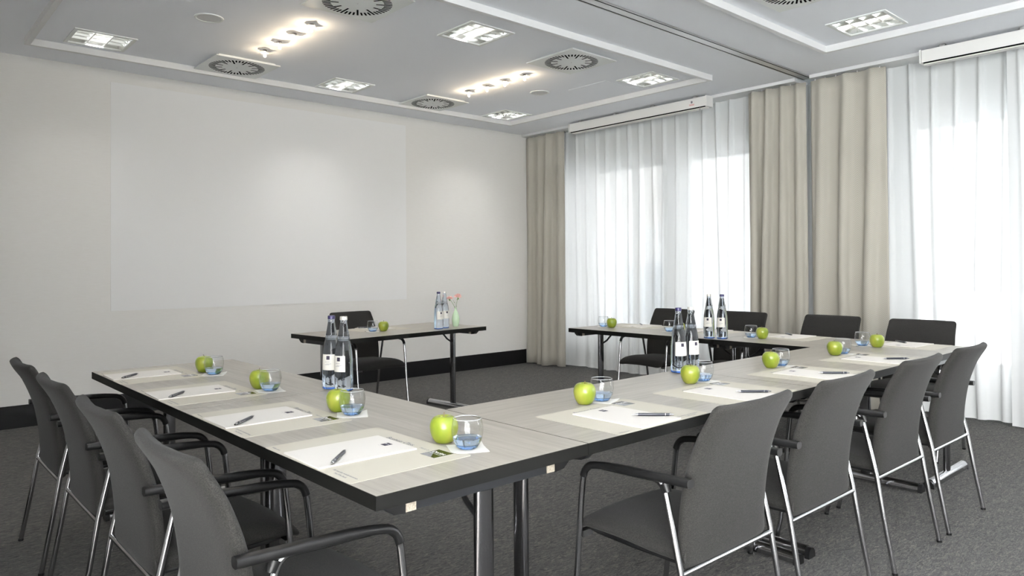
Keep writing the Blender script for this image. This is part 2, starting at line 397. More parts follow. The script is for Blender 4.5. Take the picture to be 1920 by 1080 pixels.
# ------------------------------------------------------------------ ceiling lamps
def make_lamp():
    root = empty('ceiling_lamp', (0, 0, ZC))
    bm = bmesh.new(); o_, i_ = .205, .182
    for a in ((-o_, o_, -o_, -i_), (-o_, o_, i_, o_), (-o_, -i_, -i_, i_), (i_, o_, -i_, i_)): box(bm, *a, -.008, .004)
    finish(bm, 'frame', root, M_plate, bevel=.002)
    bm = bmesh.new(); q = .186
    vb = [bm.verts.new(p) for p in ((-q, -q, 0), (q, -q, 0), (q, q, 0), (-q, q, 0))]; vt = [bm.verts.new((p.co.x*.95, p.co.y*.95, .11)) for p in vb]
    for i in range(4): bm.faces.new((vb[i], vb[(i+1) % 4], vt[(i+1) % 4], vt[i]))
    bm.faces.new(vt)
    finish(bm, 'reflector_housing', root, M_mirror)
    # three bays of curved mirror louvres crossed by blades
    bm = bmesh.new()
    for xb in (-.0607, .0607):     # long V-shaped reflectors between the tubes
        prof = [(-.022, .075), (-.014, .035), (-.004, .004), (.004, .004), (.014, .035), (.022, .075)]
        rr = [[(xb+a, y, z) for a, z in prof] for y in (-.182, .182)]
        ring_loft(bm, rr)
    for yb in (-.091, 0, .091):
        prof = [(-.013, .05), (-.008, .025), (-.002, .004), (.002, .004), (.008, .025), (.013, .05)]
        ring_loft(bm, [[(x, yb+a, z) for a, z in prof] for x in (-.182, .182)])
    finish(bm, 'louvre_grid', root, M_louvre, smooth=True, angle=50)
    for xb in (-.121, 0, .121):
        bm = bmesh.new(); tube(bm, [(xb, -.165, .082), (xb, .165, .082)], .011, 10)
        finish(bm, 'fluorescent_tube', root, M_tube, smooth=True)
    return root
lamp0 = make_lamp()
lamp_labels = ['square recessed louvre lamp in the far left corner of the ceiling', 'square recessed louvre lamp between the two air vents by the front wall',
  'small square recessed louvre lamp in the ceiling above the corner curtain', 'square recessed louvre lamp in mid ceiling behind the row of spotlights',
  'square recessed louvre lamp near the long blind housing by the windows', 'square recessed louvre lamp at upper right, past the partition track']
for i, (x, y) in enumerate(LAMPS):
    o = lamp0 if i == 0 else copy_tree(lamp0)
    o.location = (x, y, ZC)
    tag(o, lamp_labels[i] if i < 6 else ['square recessed louvre lamp above the left table row', 'square recessed louvre lamp past the partition track, above the right-hand table row', 'square recessed louvre lamp behind the camera, middle of the rear three', 'square recessed louvre lamp behind the camera beside the added rear window', 'square recessed louvre lamp behind the camera beside the left wall'][i-6], 'ceiling lamp', 'square recessed ceiling lamps')
    L = bpy.data.lights.new('lamp_light', 'AREA'); L.shape = 'RECTANGLE'; L.size = .10; L.size_y = .34; L.energy = LAMP_W; L.color = (1, .995, .985)
    lo = bpy.data.objects.new('lamp_light', L); C.objects.link(lo); lo.parent = o; lo.location = (0, 0, .1)

# ------------------------------------------------------------------ air vents
def make_vent():
    root = empty('air_vent', (0, 0, ZC)); s = .265
    bm = bmesh.new(); box(bm, -s, s, -s, s, -.024, -.016); finish(bm, 'face_plate', root, M_plate, bevel=.0015)
    bm = bmesh.new(); box(bm, -s+.03, s-.03, -s+.03, s-.03, -.016, 0); finish(bm, 'neck', root, M_plate)
    bm = bmesh.new()
    for k in range(48):
        a = 2*PI*k/48; r0 = .118 if k % 4 == 0 else .170; r1 = .222; h = .0062
        ca, sa = math.cos(a), math.sin(a)
        q = [(r0, -h), (r1, -h), (r1, h), (r0, h)]
        lo_ = [bm.verts.new((r*ca-t*sa, r*sa+t*ca, -.0248)) for r, t in q]; hi = [bm.verts.new((r*ca-t*sa, r*sa+t*ca, -.0225)) for r, t in q]
        bm.faces.new(lo_[::-1]); bm.faces.new(hi)
        for i in range(4): bm.faces.new((lo_[i], lo_[(i+1) % 4], hi[(i+1) % 4], hi[i]))
    finish(bm, 'radial_slots', root, M_black_gap)
    bm = bmesh.new(); lathe(bm, [(0, -.027), (.004, -.027), (.005, -.024), (0, -.024)], 12); finish(bm, 'center_screw', root, M_alu)
    return root
vent0 = make_vent()
for i, (x, y, lb) in enumerate(((2.345, 6.08, 'square air vent with radial black slots at left by the front wall'), (4.40, 6.115, 'square air vent with radial black slots nearest the window corner'),
        (4.39, 4.13, 'square air vent with radial black slots beyond the second spotlight row'), (2.36, 4.10, 'square air vent cut by the top edge at left of centre'), (4.33, 2.13, 'square air vent cut by the top edge at upper right'))):
    o = vent0 if i == 0 else copy_tree(vent0)
    o.location = (x, y, ZC); tag(o, lb, 'air vent', 'square ceiling air vents')

# ------------------------------------------------------------------ round ceiling speakers
def make_speaker():
    root = empty('ceiling_speaker', (0, 0, ZC))
    bm = bmesh.new(); lathe(bm, [(.080, 0), (.080, -.005), (.086, -.007), (.094, -.005), (.096, 0)], 40); finish(bm, 'rim', root, M_plate, smooth=True)
    bm = bmesh.new(); lathe(bm, [(0, 0), (0, -.0035), (.079, -.0035), (.0795, 0)], 40); finish(bm, 'grille', root, M_speaker, smooth=True)
    return root
sp0 = make_speaker()
for i, (x, y, lb) in enumerate(((1.76, 5.06, 'round flush ceiling speaker at the left'), (4.98, 5.12, 'small round ceiling speaker towards the windows'))):
    o = sp0 if i == 0 else copy_tree(sp0); o.location = (x, y, ZC); tag(o, lb, 'speaker', 'round ceiling speakers')

# ------------------------------------------------------------------ halogen spotlights
def make_spot():
    root = empty('halogen_spotlight', (0, 0, ZC))
    bm = bmesh.new(); lathe(bm, [(0, 0), (.016, 0), (.016, -.006), (.006, -.008), (.004, -.022), (0, -.022)], 16); finish(bm, 'ceiling_socket', root, M_chrome, smooth=True)
    bm = bmesh.new()
    T = .0015
    for s in (-1, 1):
        pts = [(0, -.030), (s*.040, -.042), (s*.050, .006), (s*.015, .030), (0, .020)]
        zz = [-.030, -.024, -.018, -.026, -.030]
        a = [bm.verts.new((p[0], p[1], z)) for p, z in zip(pts, zz)]; b = [bm.verts.new((p[0], p[1], z-T)) for p, z in zip(pts, zz)]
        bm.faces.new(a); bm.faces.new(b[::-1])
        for i in range(5): bm.faces.new((a[i], a[(i+1) % 5], b[(i+1) % 5], b[i]))
    finish(bm, 'reflector_wing', root, M_wing)
    bm = bmesh.new(); lathe(bm, smooth_prof([(0, -.036), (.008, -.040), (.011, -.048), (.007, -.056), (0, -.058)], 3), 14); finish(bm, 'bulb', root, M_bulb, smooth=True)
    return root
spot0 = make_spot()
ordinal = ['nearest the front wall', 'second from the front wall', 'third from the front wall', 'farthest from the front wall']
k = 0
for cx, nm in ((2.35, 'left'), (4.405, 'right')):
    for j, y in enumerate((5.52, 5.245, 4.99, 4.72)):
        o = spot0 if k == 0 else copy_tree(spot0); k += 1
        o.location = (cx, y, ZC); o.rotation_euler = (0, 0, (.4, -.2, .1, .7)[j] + (0 if nm == 'left' else .5))
        tag(o, 'glowing halogen spotlight in the %s row of four, %s' % (nm, ordinal[j]), 'spotlight', '%s row of halogen spotlights' % nm)
        L = bpy.data.lights.new('halogen_light', 'POINT'); L.energy = SPOT_W; L.color = (1, .80, .55); L.shadow_soft_size = .012
        lo = bpy.data.objects.new('halogen_light', L); C.objects.link(lo); lo.parent = o; lo.location = (0, 0, -.062)

# ------------------------------------------------------------------ curtains and blinds
def cloth(name, material, x, y0, y1, z0, z1, period, amp_top, amp_bot, seed, thick=0., wander=.02, flare=0., ny=14, nz=26, sharp=3.0, step=None):
    rnd = random.Random(seed)
    L = y1-y0; npl = max(2, round(L/period)); ph = [rnd.uniform(-.26, .26) for _ in range(npl+2)]; am = [rnd.uniform(.45, 1.3) for _ in range(npl+2)]
    w2 = [rnd.uniform(-1, 1) for _ in range(6)]
    nyt = npl*ny; bm = bmesh.new(); uvl = bm.loops.layers.uv.new('UVMap'); grid = []; us = []
    for j in range(nz+1):
        t = j/nz                       # 0 top, 1 bottom
        row = []; ur = []; u = 0; prev = None
        for i in range(nyt+1):
            s = i/nyt; q = s*npl; k_ = int(min(q, npl-1)); fr_ = q-k_
            ctr = .5 + ph[k_]*min(1, t*1.5)
            fx = fr_**(math.log(.5)/math.log(ctr)) if 0 < fr_ < 1 else fr_
            wave = (1-math.cos(2*PI*fx))/2
            p_ = sharp*(1-t)**1.5 + 1.0
            wv_ = wave**p_
            amp = (amp_top*(1-t)**.8 + amp_bot*(1-(1-t)**.8))*am[k_]
            yy = y0 + L*s
            c = (y0+y1)/2
            yy = c + (yy-c)*(1+flare*t**2)
            yy += .012*math.sin(2*PI*fx*2)*min(1, t*2)*amp/.05*.6
            yy += wander*t*(w2[0]*math.sin(s*5+w2[1]*3) + w2[2]*math.sin(t*4+s*9+w2[3]))*math.sin(PI*s)
            xx = x - amp*wv_ + .006*math.sin(t*5+k_*1.7)*t
            pt = Vector((xx, yy, z1+(z0-z1)*t + (.004*math.sin(q*2.2) if j == nz else 0)))
            if prev is not None: u += (pt-prev).length
            prev = pt; row.append(bm.verts.new(pt)); ur.append(u)
        grid.append(row); us.append(ur)
    for j in range(nz):
        for i in range(nyt):
            fc = bm.faces.new((grid[j][i], grid[j][i+1], grid[j+1][i+1], grid[j+1][i])); fc.smooth = True
            # cloth coordinate: arc length at the bottom row keeps the weave straight
            for lp, (a, b) in zip(fc.loops, ((j, i), (j, i+1), (j+1, i+1), (j+1, i))):
                lp[uvl].uv = (us[nz][b], z1+(z0-z1)*a/nz)
    me = bpy.data.meshes.new(name); bm.to_mesh(me); bm.free()
    o = link(name, me, None, material)
    if thick:
        md = o.modifiers.new('cloth_thickness', 'SOLIDIFY'); md.thickness = thick; md.offset = 0
    return o
HZ = 2.935
def drape(lb, x, y0, y1, seed, period=.125, flare=0.):
    root = empty('beige_curtain', (x, (y0+y1)/2, 0)); tag(root, lb, 'curtain', 'beige herringbone curtains')
    o = cloth('cloth_panel', M_drape, 0, y0-(y0+y1)/2, y1-(y0+y1)/2, .012, HZ, period, -.0 + .06, .115, seed, .003, flare=flare, sharp=1.0)
    o.parent = root
    bm = bmesh.new(); n = round((y1-y0)/.1)
    for i in range(n):
        yy = -(y1-y0)/2 + (i+.5)*(y1-y0)/n; box(bm, -.012, -.006, yy-.004, yy+.004, HZ-.004, HZ+.010)
    finish(bm, 'curtain_hooks', root, M_trim)
    return root
drape('full-length beige herringbone curtain in the corner beside the front wall', 6.47, 6.22, 6.91, 3, .17)
drape('beige herringbone curtain just left of the partition track', 6.46, 3.12, 3.70, 11, .15)
drape('beige herringbone curtain just right of the partition track, behind the third window seat', 6.46, 2.42, 3.075, 23, .19, .02)
def sheer(lb, x, y0, y1, seed):
    o = cloth('sheer_curtain', M_sheer, x, y0, y1, .02, HZ+.01, .165, .034, .034, seed, 0, wander=.03, sharp=9.0, ny=16)
    return tag(o, lb, 'curtain', 'white sheer curtains')
sheer('white sheer curtain between the corner curtain and the partition track', 6.60, 3.06, 6.88, 5)
sheer('white sheer curtain right of the beige curtains', 6.60, 1.50, 3.05, 6)
sheer('white sheer curtain at the right edge, hanging slightly in front', 6.50, .75, 1.56, 8)
def rail_obj(lb, x0, x1, y0, y1):
    bm = bmesh.new(); box(bm, x0, x1, y0, y1, ZC-.03, ZC)
    tag(finish(bm, 'curtain_rail', None, M_trim, bevel=.002), lb, 'curtain rail', 'white curtain rails')
rail_obj('white curtain rail above the left window', 6.40, 6.66, 3.20, 6.92)
rail_obj('white curtain rail above the right window', 6.40, 6.66, -5.1, 3.06)
def blind(lb, y0, y1, logo):
    root = empty('blind_housing', (6.33, (y0+y1)/2, 2.84)); tag(root, lb, 'roller blind', 'long white blind housings'); L = (y1-y0)/2
    bm = bmesh.new(); box(bm, -.055, .05, -L+.01, L-.01, .018, .115); finish(bm, 'housing', root, M_box, bevel=.004)
    for s in (-1, 1):
        bm = bmesh.new(); box(bm, -.06, .055, s*L-.006, s*L+.006, .012, .120); finish(bm, 'end_cap', root, M_box, bevel=.003)
    bm = bmesh.new(); box(bm, -.05, -.036, -L+.02, L-.02, .010, .018); finish(bm, 'blind_slot', root, M_black_gap)
    bm = bmesh.new(); box(bm, -.034, .03, -L+.02, L-.02, .001, .014); finish(bm, 'bottom_bar', root, M_box, bevel=.003)
    for s in (-1, -.33, .33, 1):
        bm = bmesh.new(); box(bm, -.03, .03, s*(L-.15)-.02, s*(L-.15)+.02, .115, .14); finish(bm, 'ceiling_bracket', root, M_alu)
    if logo:
        mt = Matrix(((0, 0, 1, 0), (-1, 0, 0, 0), (0, 1, 0, 0), (0, 0, 0, 1)))
        bm = bmesh.new()
        for r0, r1, mi in ((.009, .0125, 0),):
            ring = [[Vector((-.0555, -L+.17+r*math.cos(a), .078+r*math.sin(a))) for a in [2*PI*i/24 for i in range(24)]] for r in (r0, r1)]
            ring_loft(bm, ring, False, mi)
        vs_ = [bm.verts.new((-.0556, -L+.17+a, .078+b)) for a, b in ((-.009, -.006), (-.006, -.009), (.009, .006), (.006, .009))]; bm.faces.new(vs_)
        box(bm, -.0556, -.0552, -L+.165, -L+.175, .071, .085, 0)
        for r_, wd in ((.056, .032), (.050, .026), (.045, .03)): box(bm, -.0556, -.0552, -L+.17-wd, -L+.17+wd, r_-.0012, r_+.0012, 1)
        finish(bm, 'warning_mark', root, [M_mark, M_red])
        bm = bmesh.new(); box(bm, -.05, -.044, -L+.075, -L+.081, -.045, .012); finish(bm, 'pull_hook', root, M_alu)
    return root
blind('long white blind housing above the left window, with a small round mark', 4.06, 5.95, True)
blind('long white blind housing at the top right above the right window', .2, 2.09, False)

# ------------------------------------------------------------------ outside
bm = bmesh.new(); box(bm, XW+.3, 60, -45, 60, -.9, -.8); box(bm, -40, XL-.2, -45, 40, -.9, -.8); tag(finish(bm, 'pavement', None, M_concrete), kind='structure')
def block(lb, x0, x1, y0, y1, h, nwx):
    root = empty('office_building', ((x0+x1)/2, (y0+y1)/2, -.8)); tag(root, lb, 'building')
    hx, hy = (x1-x0)/2, (y1-y0)/2
    bm = bmesh.new(); box(bm, -hx, hx, -hy, hy, 0, h); finish(bm, 'wall', root, M_facade)
    fl = int(h//2.6)
    for a in range(nwx):
        for b in range(fl):
            yy = -hy+(a+.5)*2*hy/nwx; bm = bmesh.new(); box(bm, -hx-.03, -hx+.02, yy-.8, yy+.8, .7+b*2.6, 2.1+b*2.6); finish(bm, 'window', root, M_facade_win)
block('pale low building outside, seen dimly through the left sheer curtain', 15, 22, 9.5, 24, 3.1, 4)
block('pale office block outside, seen dimly through the right sheer curtain', 24, 34, -14, 2.5, 8.5, 5)

# ------------------------------------------------------------------ tables
TZ = .74; TT = .034
def make_table(lb, cx, cy_, L, W, rz, group='grey laminate folding tables'):
    root = empty('folding_table', (cx, cy_, 0), rz); tag(root, lb, 'table', group)
    hx, hy = L/2-.0008, W/2-.0008
    bm = bmesh.new(); box(bm, -hx+.002, hx-.002, -hy+.002, hy-.002, TZ-TT, TZ)
    finish(bm, 'tabletop', root, M_wood)
    bm = bmesh.new(); e = .0025
    for a in ((-hx, hx, -hy, -hy+e), (-hx, hx, hy-e, hy), (-hx, -hx+e, -hy+e, hy-e), (hx-e, hx, -hy+e, hy-e)): box(bm, *a, TZ-TT, TZ-.0007)
    finish(bm, 'edge_band', root, M_edge)
    for s in (-1, 1):
        px = s*(hx-.05)
        bm = bmesh.new(); box(bm, px-.012, px+.012, -.2195, .2195, TZ-TT-.034, TZ-TT); finish(bm, 'cross_rail', root, M_rail, bevel=.002)
        for t in (-1, 1):
            bm = bmesh.new(); box(bm, px-.014, px+.014, t*.235-.015, t*.235+.015, TZ-TT-.034, TZ-TT); finish(bm, 'wood_block', root, M_birch)
            bm = bmesh.new()
            pr = [(.251, 0), (.31, 0), (.31, -.012), (.285, -.032), (.251, -.036)]
            ring_loft(bm, [[(px+a, t*y, TZ-TT+z) for y, z in pr] for a in (-.016, .016)]); finish(bm, 'end_bracket', root, M_black)
        bm = bmesh.new()
        def sec(i): return [(.016*math.copysign(abs(math.cos(a))**.8, math.cos(a)) + 0, .030*math.copysign(abs(math.sin(a))**.8, math.sin(a))) for a in [2*PI*k_/20 for k_ in range(20)]]
        rings = [[(px+a, b, z) for a, b in sec(0)] for z in (.045, TZ-TT-.034)]
        ring_loft(bm, rings); finish(bm, 'leg', root, M_pole, smooth=True)
        # oval foot
        fo = bmesh.new(); hf = W/2-.045
        pf = [(.028*math.cos(a), .006+ (.042*abs(math.sin(a))**.7)) for a in [PI*k_/10 for k_ in range(11)]]
        ring_loft(fo, [[(px+a, y, z) for a, z in pf] for y in (-hf+.02, hf-.02)])
        ft = finish(fo, 'foot', root, M_chrome, smooth=True, angle=60)
        for t in (-1, 1):
            fo = bmesh.new(); pf2 = [(a*1.03, z*1.02) for a, z in pf]
            ring_loft(fo, [[(px+a, y, max(0, z-.006)) for a, z in pf2] for y in sorted((t*(hf-.02), t*hf))]); finish(fo, 'foot_cap', ft, M_black, smooth=True, angle=60)
        # diagonal folding brace
        bm = bmesh.new(); tube(bm, [(px-s*.02, 0, TZ-TT-.115), (px-s*.07, 0, TZ-TT-.085), (px-s*.15, 0, TZ-TT-.004)], .008, 8); finish(bm, 'folding_brace', root, M_black, smooth=True)
        bm = bmesh.new(); box(bm, px-s*.12-.05, px-s*.12+.05, -.02, .02, TZ-TT-.010, TZ-TT); finish(bm, 'brace_plate', root, M_black)
    return root
XA0, XA1 = .852, 1.558; YA0, YA1 = 1.410, 4.118
LA = (YA1-YA0)/2
make_table('folding table nearest the camera, its corner pointing at the viewer', (XA0+XA1)/2, YA0+LA/2, LA, XA1-XA0, PI/2)
make_table('folding table at the far end of the left row, by the first two chairs', (XA0+XA1)/2, YA0+LA*1.5, LA, XA1-XA0, PI/2)
XB1 = 4.370; LB = (XB1-XA1)/2; WB = .694
make_table('folding table in the right-hand row joining the nearest corner table', XA1+LB/2, YA0+WB/2, LB, WB, 0)
make_table('folding table in the right-hand row leading to the window side', XA1+LB*1.5, YA0+WB/2, LB, WB, 0)
XR1 = 5.068; LR = (4.172-YA0)/2
make_table('folding table in the corner nearest the right sheer curtain', (XB1+XR1)/2, YA0+LR/2, LR, XR1-XB1, PI/2)
make_table('folding table at the far end of the window-side row', (XB1+XR1)/2, YA0+LR*1.5, LR, XR1-XB1, PI/2)
FT = (3.255, 5.10); FR = math.radians(6.0)
make_table('separate folding table standing alone before the front wall', FT[0], FT[1], 1.44, .745, FR)

# ------------------------------------------------------------------ chairs
def sup(a, b, p, q, n, bow=0., cx=0., cz=0.):
    r = []
    for k_ in range(n):
        t = 2*PI*k_/n; c, s = math.cos(t), math.sin(t)
        x = a*math.copysign(abs(c)**(2/p), c); y = b*math.copysign(abs(s)**(2/q), s)
        r.append((x, y + bow*(abs(x)/max(a, 1e-4))**2.2))
    return r
def interp(tab, t):
    for (a, va), (b, vb) in zip(tab[:-1], tab[1:]):
        if t <= b:
            u = (t-a)/(b-a) if b > a else 0; u = max(0, min(1, u)); return va+(vb-va)*u
    return tab[-1][1]
def sm(tab, t):   # smooth (catmull) interpolation
    xs_ = [a for a, _ in tab]; i = 0
    while i < len(xs_)-2 and t > xs_[i+1]: i += 1
    u = (t-xs_[i])/(xs_[i+1]-xs_[i]); u = max(0, min(1, u))
    g = lambda k_: tab[max(0, min(len(tab)-1, k_))][1]
    p0, p1, p2, p3 = g(i-1), g(i), g(i+1), g(i+2)
    return .5*((2*p1)+(-p0+p2)*u+(2*p0-5*p1+4*p2-p3)*u*u+(-p0+3*p1-3*p2+p3)*u**3)
def make_chair():
    root = empty('conference_chair')
    HW = .232
    # backrest: lofted cushion, curved in plan, leaning back towards the top
    bm = bmesh.new(); z0, z1 = .372, .858
    yc = [(0, .080), (.2, .077), (.4, .064), (.6, .040), (.8, .000), (1, -.055)]
    bw = [(0, .004), (.3, .008), (.7, .018), (1, .027)]
    hw = [(0, .229), (.5, .228), (1, .216)]
    rings = []
    ts = [0, .004, .012, .025, .045, .08] + [.08+.84*i/14 for i in range(1, 14)] + [.93, .955, .975, .988, .996, 1]
    for t in ts:
        z = z0+(z1-z0)*t; d = min(t, 1-t)*(z1-z0); k_ = 1.0
        R1 = .020
        rr = math.sqrt(max(0, 1-((R1-d)/R1)**2)) if d < R1 else 1
        R2 = .022; r2 = (1-math.sqrt(max(0, 1-((R2-d)/R2)**2)))*R2 if d < R2 else 0
        th = max(.0215*rr, .0008)
        sec = sup(sm(hw, t)-r2, th, 9, 2.6, 40, sm(bw, t))
        rings.append([(x, y+sm(yc, t), z) for x, y in sec])
    ring_loft(bm, rings); finish(bm, 'backrest', root, M_fabric, smooth=True, angle=60)
    # piping seam round the back
    # seat
    bm = bmesh.new(); rings = []
    y0, y1 = .070, .512
    zt = [(0, .423), (.25, .424), (.6, .432), (.85, .428), (1, .405)]
    th_ = [(0, .030), (.5, .030), (.8, .027), (1, .012)]
    ts = [0, .02, .05, .1, .2, .3, .4, .5, .6, .7, .8, .87, .92, .95, .975, .99, 1]
    for t in ts:
        y = y0+(y1-y0)*t; d = (1-t)*(y1-y0); R2 = .05
        r2 = (1-math.sqrt(max(0, 1-((R2-d)/R2)**2)))*R2*.8 if d < R2 else 0
        tt = sm(th_, t); R1 = .014
        if d < R1: tt *= math.sqrt(max(.003, 1-((R1-d)/R1)**2))
        sec = sup(.230-r2, tt, 7, 2.4, 36, -.012)
        rings.append([(x, y, z+sm(zt, t)) for x, z in sec])
    ring_loft(bm, rings); finish(bm, 'seat', root, M_fabric, smooth=True, angle=60)
    r = .0098
    for s in (-1, 1):
        X = s*.252
        # rear leg: floor to arm joint
        bm = bmesh.new(); pts = [(s*.256, 0, .006), (s*.254, .04, .22), (X, .068, .388), (X, .112, .575)] + arc((X, .116, .592), (X, .124, .622), (X, .15, .629), 4)
        tube(bm, pts, r, 12); lg = finish(bm, 'leg', root, M_chrome, smooth=True)
        bm = bmesh.new(); tube(bm, [(s*.256, -.001, .0), (s*.256, 0, .010)], .0115, 12); finish(bm, 'foot_glide', lg, M_black, smooth=True)
        # front leg: floor to the bend under the arm pad
        bm = bmesh.new(); pts = [(X, .508, .006), (X, .487, .10), (X, .465, .28), (X, .446, .50)] + arc((X, .438, .565), (X, .430, .618), (X, .372, .622), 7) + [(X, .25, .625), (X, .15, .629)]
        tube(bm, pts, r, 12); lg = finish(bm, 'leg', root, M_chrome, smooth=True)
        bm = bmesh.new(); tube(bm, [(X, .509, 0), (X, .508, .010)], .0115, 12); finish(bm, 'foot_glide', lg, M_black, smooth=True)
        # arm pad: flat-topped black pad that tapers into a sleeve round the bend
        path = [(X, .030, .638), (X, .10, .636), (X, .20, .633), (X, .29, .630), (X, .345, .627), (X, .375, .623)] + arc((X, .385, .6215), (X, .427, .617), (X, .436, .578), 6)[1:]
        n_ = len(path)
        def psec(i):
            w_ = [.017, .017, .0165, .0155, .0135, .0125][i] if i < 6 else .0122
            h_ = [.012]*3 + [.0125, .0122, .012] + [.012]*20
            h_ = h_[i]; flat = i < 4
            o_ = []
            for k_ in range(16):
                a = 2*PI*k_/16; c, s_ = math.cos(a), math.sin(a)
                yv = h_*math.copysign(abs(s_)**(.55 if flat and s_ < 0 else 1), s_)
                xv = w_*math.copysign(abs(c)**(.6 if flat else 1), c)
                o_.append((xv, yv))
            return o_
        bm = bmesh.new(); tube(bm, path, 0, prof=psec); finish(bm, 'armrest', root, M_black, smooth=True, angle=50)
        bm = bmesh.new(); tube(bm, [(X, .108, .598), (X, .118, .622)], [.0125, .015], 10); finish(bm, 'arm_joint', root, M_black, smooth=True)
        # seat side rail and front clip
        bm = bmesh.new(); tube(bm, [(s*.215, .085, .392), (s*.215, .25, .392), (s*.215, .40, .398), (s*.212, .44, .400)], [.008, .008, .008, .006], 8); finish(bm, 'seat_rail', root, M_black, smooth=True)
        bm = bmesh.new(); xs2 = sorted((s*.205, s*.250)); box(bm, xs2[0], xs2[1], .440, .462, .378, .398); finish(bm, 'seat_clip', root, M_chrome, bevel=.003)
    bm = bmesh.new(); tube(bm, [(-.252, .066, .372), (.252, .066, .372)], .0088, 12); finish(bm, 'crossbar', root, M_chrome, smooth=True)
    return root
chair0 = make_chair()
CH = []
for y, lb in ((3.772, 'charcoal armchair farthest back on the left side, nearest the wall'), (3.108, 'charcoal armchair second from the wall on the left side'),
              (2.420, 'charcoal armchair third from the wall on the left side'), (1.765, 'charcoal armchair at the bottom left, nearest the camera')):
    CH.append((.545, y, -PI/2, lb))
for x, lb in ((1.978, 'charcoal armchair nearest the camera on the right side, whole seat showing'), (2.615, 'charcoal armchair second from the camera in the right-hand row'),
              (3.345, 'charcoal armchair third from the camera in the right-hand row'), (3.985, 'charcoal armchair farthest right, by the sheer curtain hem')):
    CH.append((x, 1.150, 0, lb))
for x, y, lb in ((5.50, 3.935, 'dark chair farthest along the window-side table, behind two bottles'), (5.53, 3.25, 'dark chair by the window, right of the two tall bottles'),
              (5.56, 2.51, 'dark chair with its back before the beige curtains'), (5.52, 1.86, 'dark chair in the corner with its back before the right sheer curtain')):
    CH.append((x, y, PI/2, lb))
CH.append((3.285, 5.83, PI+math.radians(4), 'dark chair behind the separate table at the front wall'))
for i, (x, y, rz, lb) in enumerate(CH):
    o = chair0 if i == 0 else copy_tree(chair0)
    o.location = (x, y, 0); o.rotation_euler = (0, 0, rz); tag(o, lb, 'chair', 'charcoal conference armchairs')

# ------------------------------------------------------------------ place settings
def rrect(hx, hy, r, n=4):
    pts = []
    for cx, cy_, a0 in ((hx-r, hy-r, 0), (-hx+r, hy-r, PI/2), (-hx+r, -hy+r, PI), (hx-r, -hy+r, 3*PI/2)):
        for i in range(n+1):
            a = a0+PI/2*i/n; pts.append((cx+r*math.cos(a), cy_+r*math.sin(a)))
    return pts
def plate(bm, pts, z0, z1, mi=0, zf=None):
    g = zf or (lambda x, y: 0)
    ring_loft(bm, [[(x, y, z+g(x, y)) for x, y in pts] for z in (z0, z1)], True, mi)
def make_placemat():
    root = empty('placemat')
    bm = bmesh.new(); plate(bm, rrect(.24, .187, .012), 0, .0008); finish(bm, 'paper_sheet', root, M_mat)
    bm = bmesh.new()
    text_bm(bm, 'Business Class.', -.100, .128, .001, .0235, 0, italic=.25, bold=.0002)
    text_bm(bm, 'Made by', .072, .128, .001, .0135, 0, italic=.25)
    text_bm(bm, 'Willkommen', -.225, -.172, .001, .0095, 0, bold=.0002)
    text_bm(bm, 'Sie werden wiederkommen.', .222, -.158, .001, .0105, 0, align='RIGHT', bold=.0002)
    text_bm(bm, "You'll be back.", .192, -.172, .001, .0105, 0, align='RIGHT', bold=.0002)
    finish(bm, 'printed_text', root, M_ink)
    lg = bmesh.new(); box(lg, .128, .192, .093, .158, .0008, .00105)
    lo = finish(lg, 'foil_emblem', root, M_foil)
    bm = bmesh.new(); vs_ = [bm.verts.new(p) for p in ((.128, .093, .0011), (.178, .093, .0011), (.128, .143, .0011))]; bm.faces.new(vs_); finish(bm, 'foil_reflection_corner', lo, M_foil_reflection)  # grey triangle paints a reflection across the emblem's corner
    bm = bmesh.new(); text_bm(bm, 'Dorint', .160, .128, .0013, .0195, 0, align='CENTER', bold=.0004); text_bm(bm, 'HOTELS & RESORTS', .160, .119, .0013, .0058, 0, align='CENTER')
    finish(bm, 'lettering', lo, M_white_ink)
    return root
def make_pad():
    root = empty('notepad')
    zf = lambda x, y: .0022*max(0, (y-.06)/.09)**2
    bm = bmesh.new()
    n = 8; pts = []
    for i in range(n+1): pts.append((-.105, -.148+.296*i/n))
    for i in range(n+1): pts.append((.105, .148-.296*i/n))
    plate(bm, pts, 0, .0042, 0); finish(bm, 'paper_block', root, M_pad)
    lg = bmesh.new(); box(lg, -.002+.0, .022, .095, .121, .0042, .0046); lo = finish(lg, 'printed_emblem', root, M_mark)
    bm = bmesh.new(); text_bm(bm, 'Dorint', .010, .108, .0048, .0072, 0, align='CENTER', bold=.0001); finish(bm, 'lettering', lo, M_white_ink)
    bm = bmesh.new(); text_bm(bm, 'Hotels & Resorts', .010, .087, .0044, .0042, 0, align='CENTER'); finish(bm, 'printed_text', root, M_ink_soft)
    return root
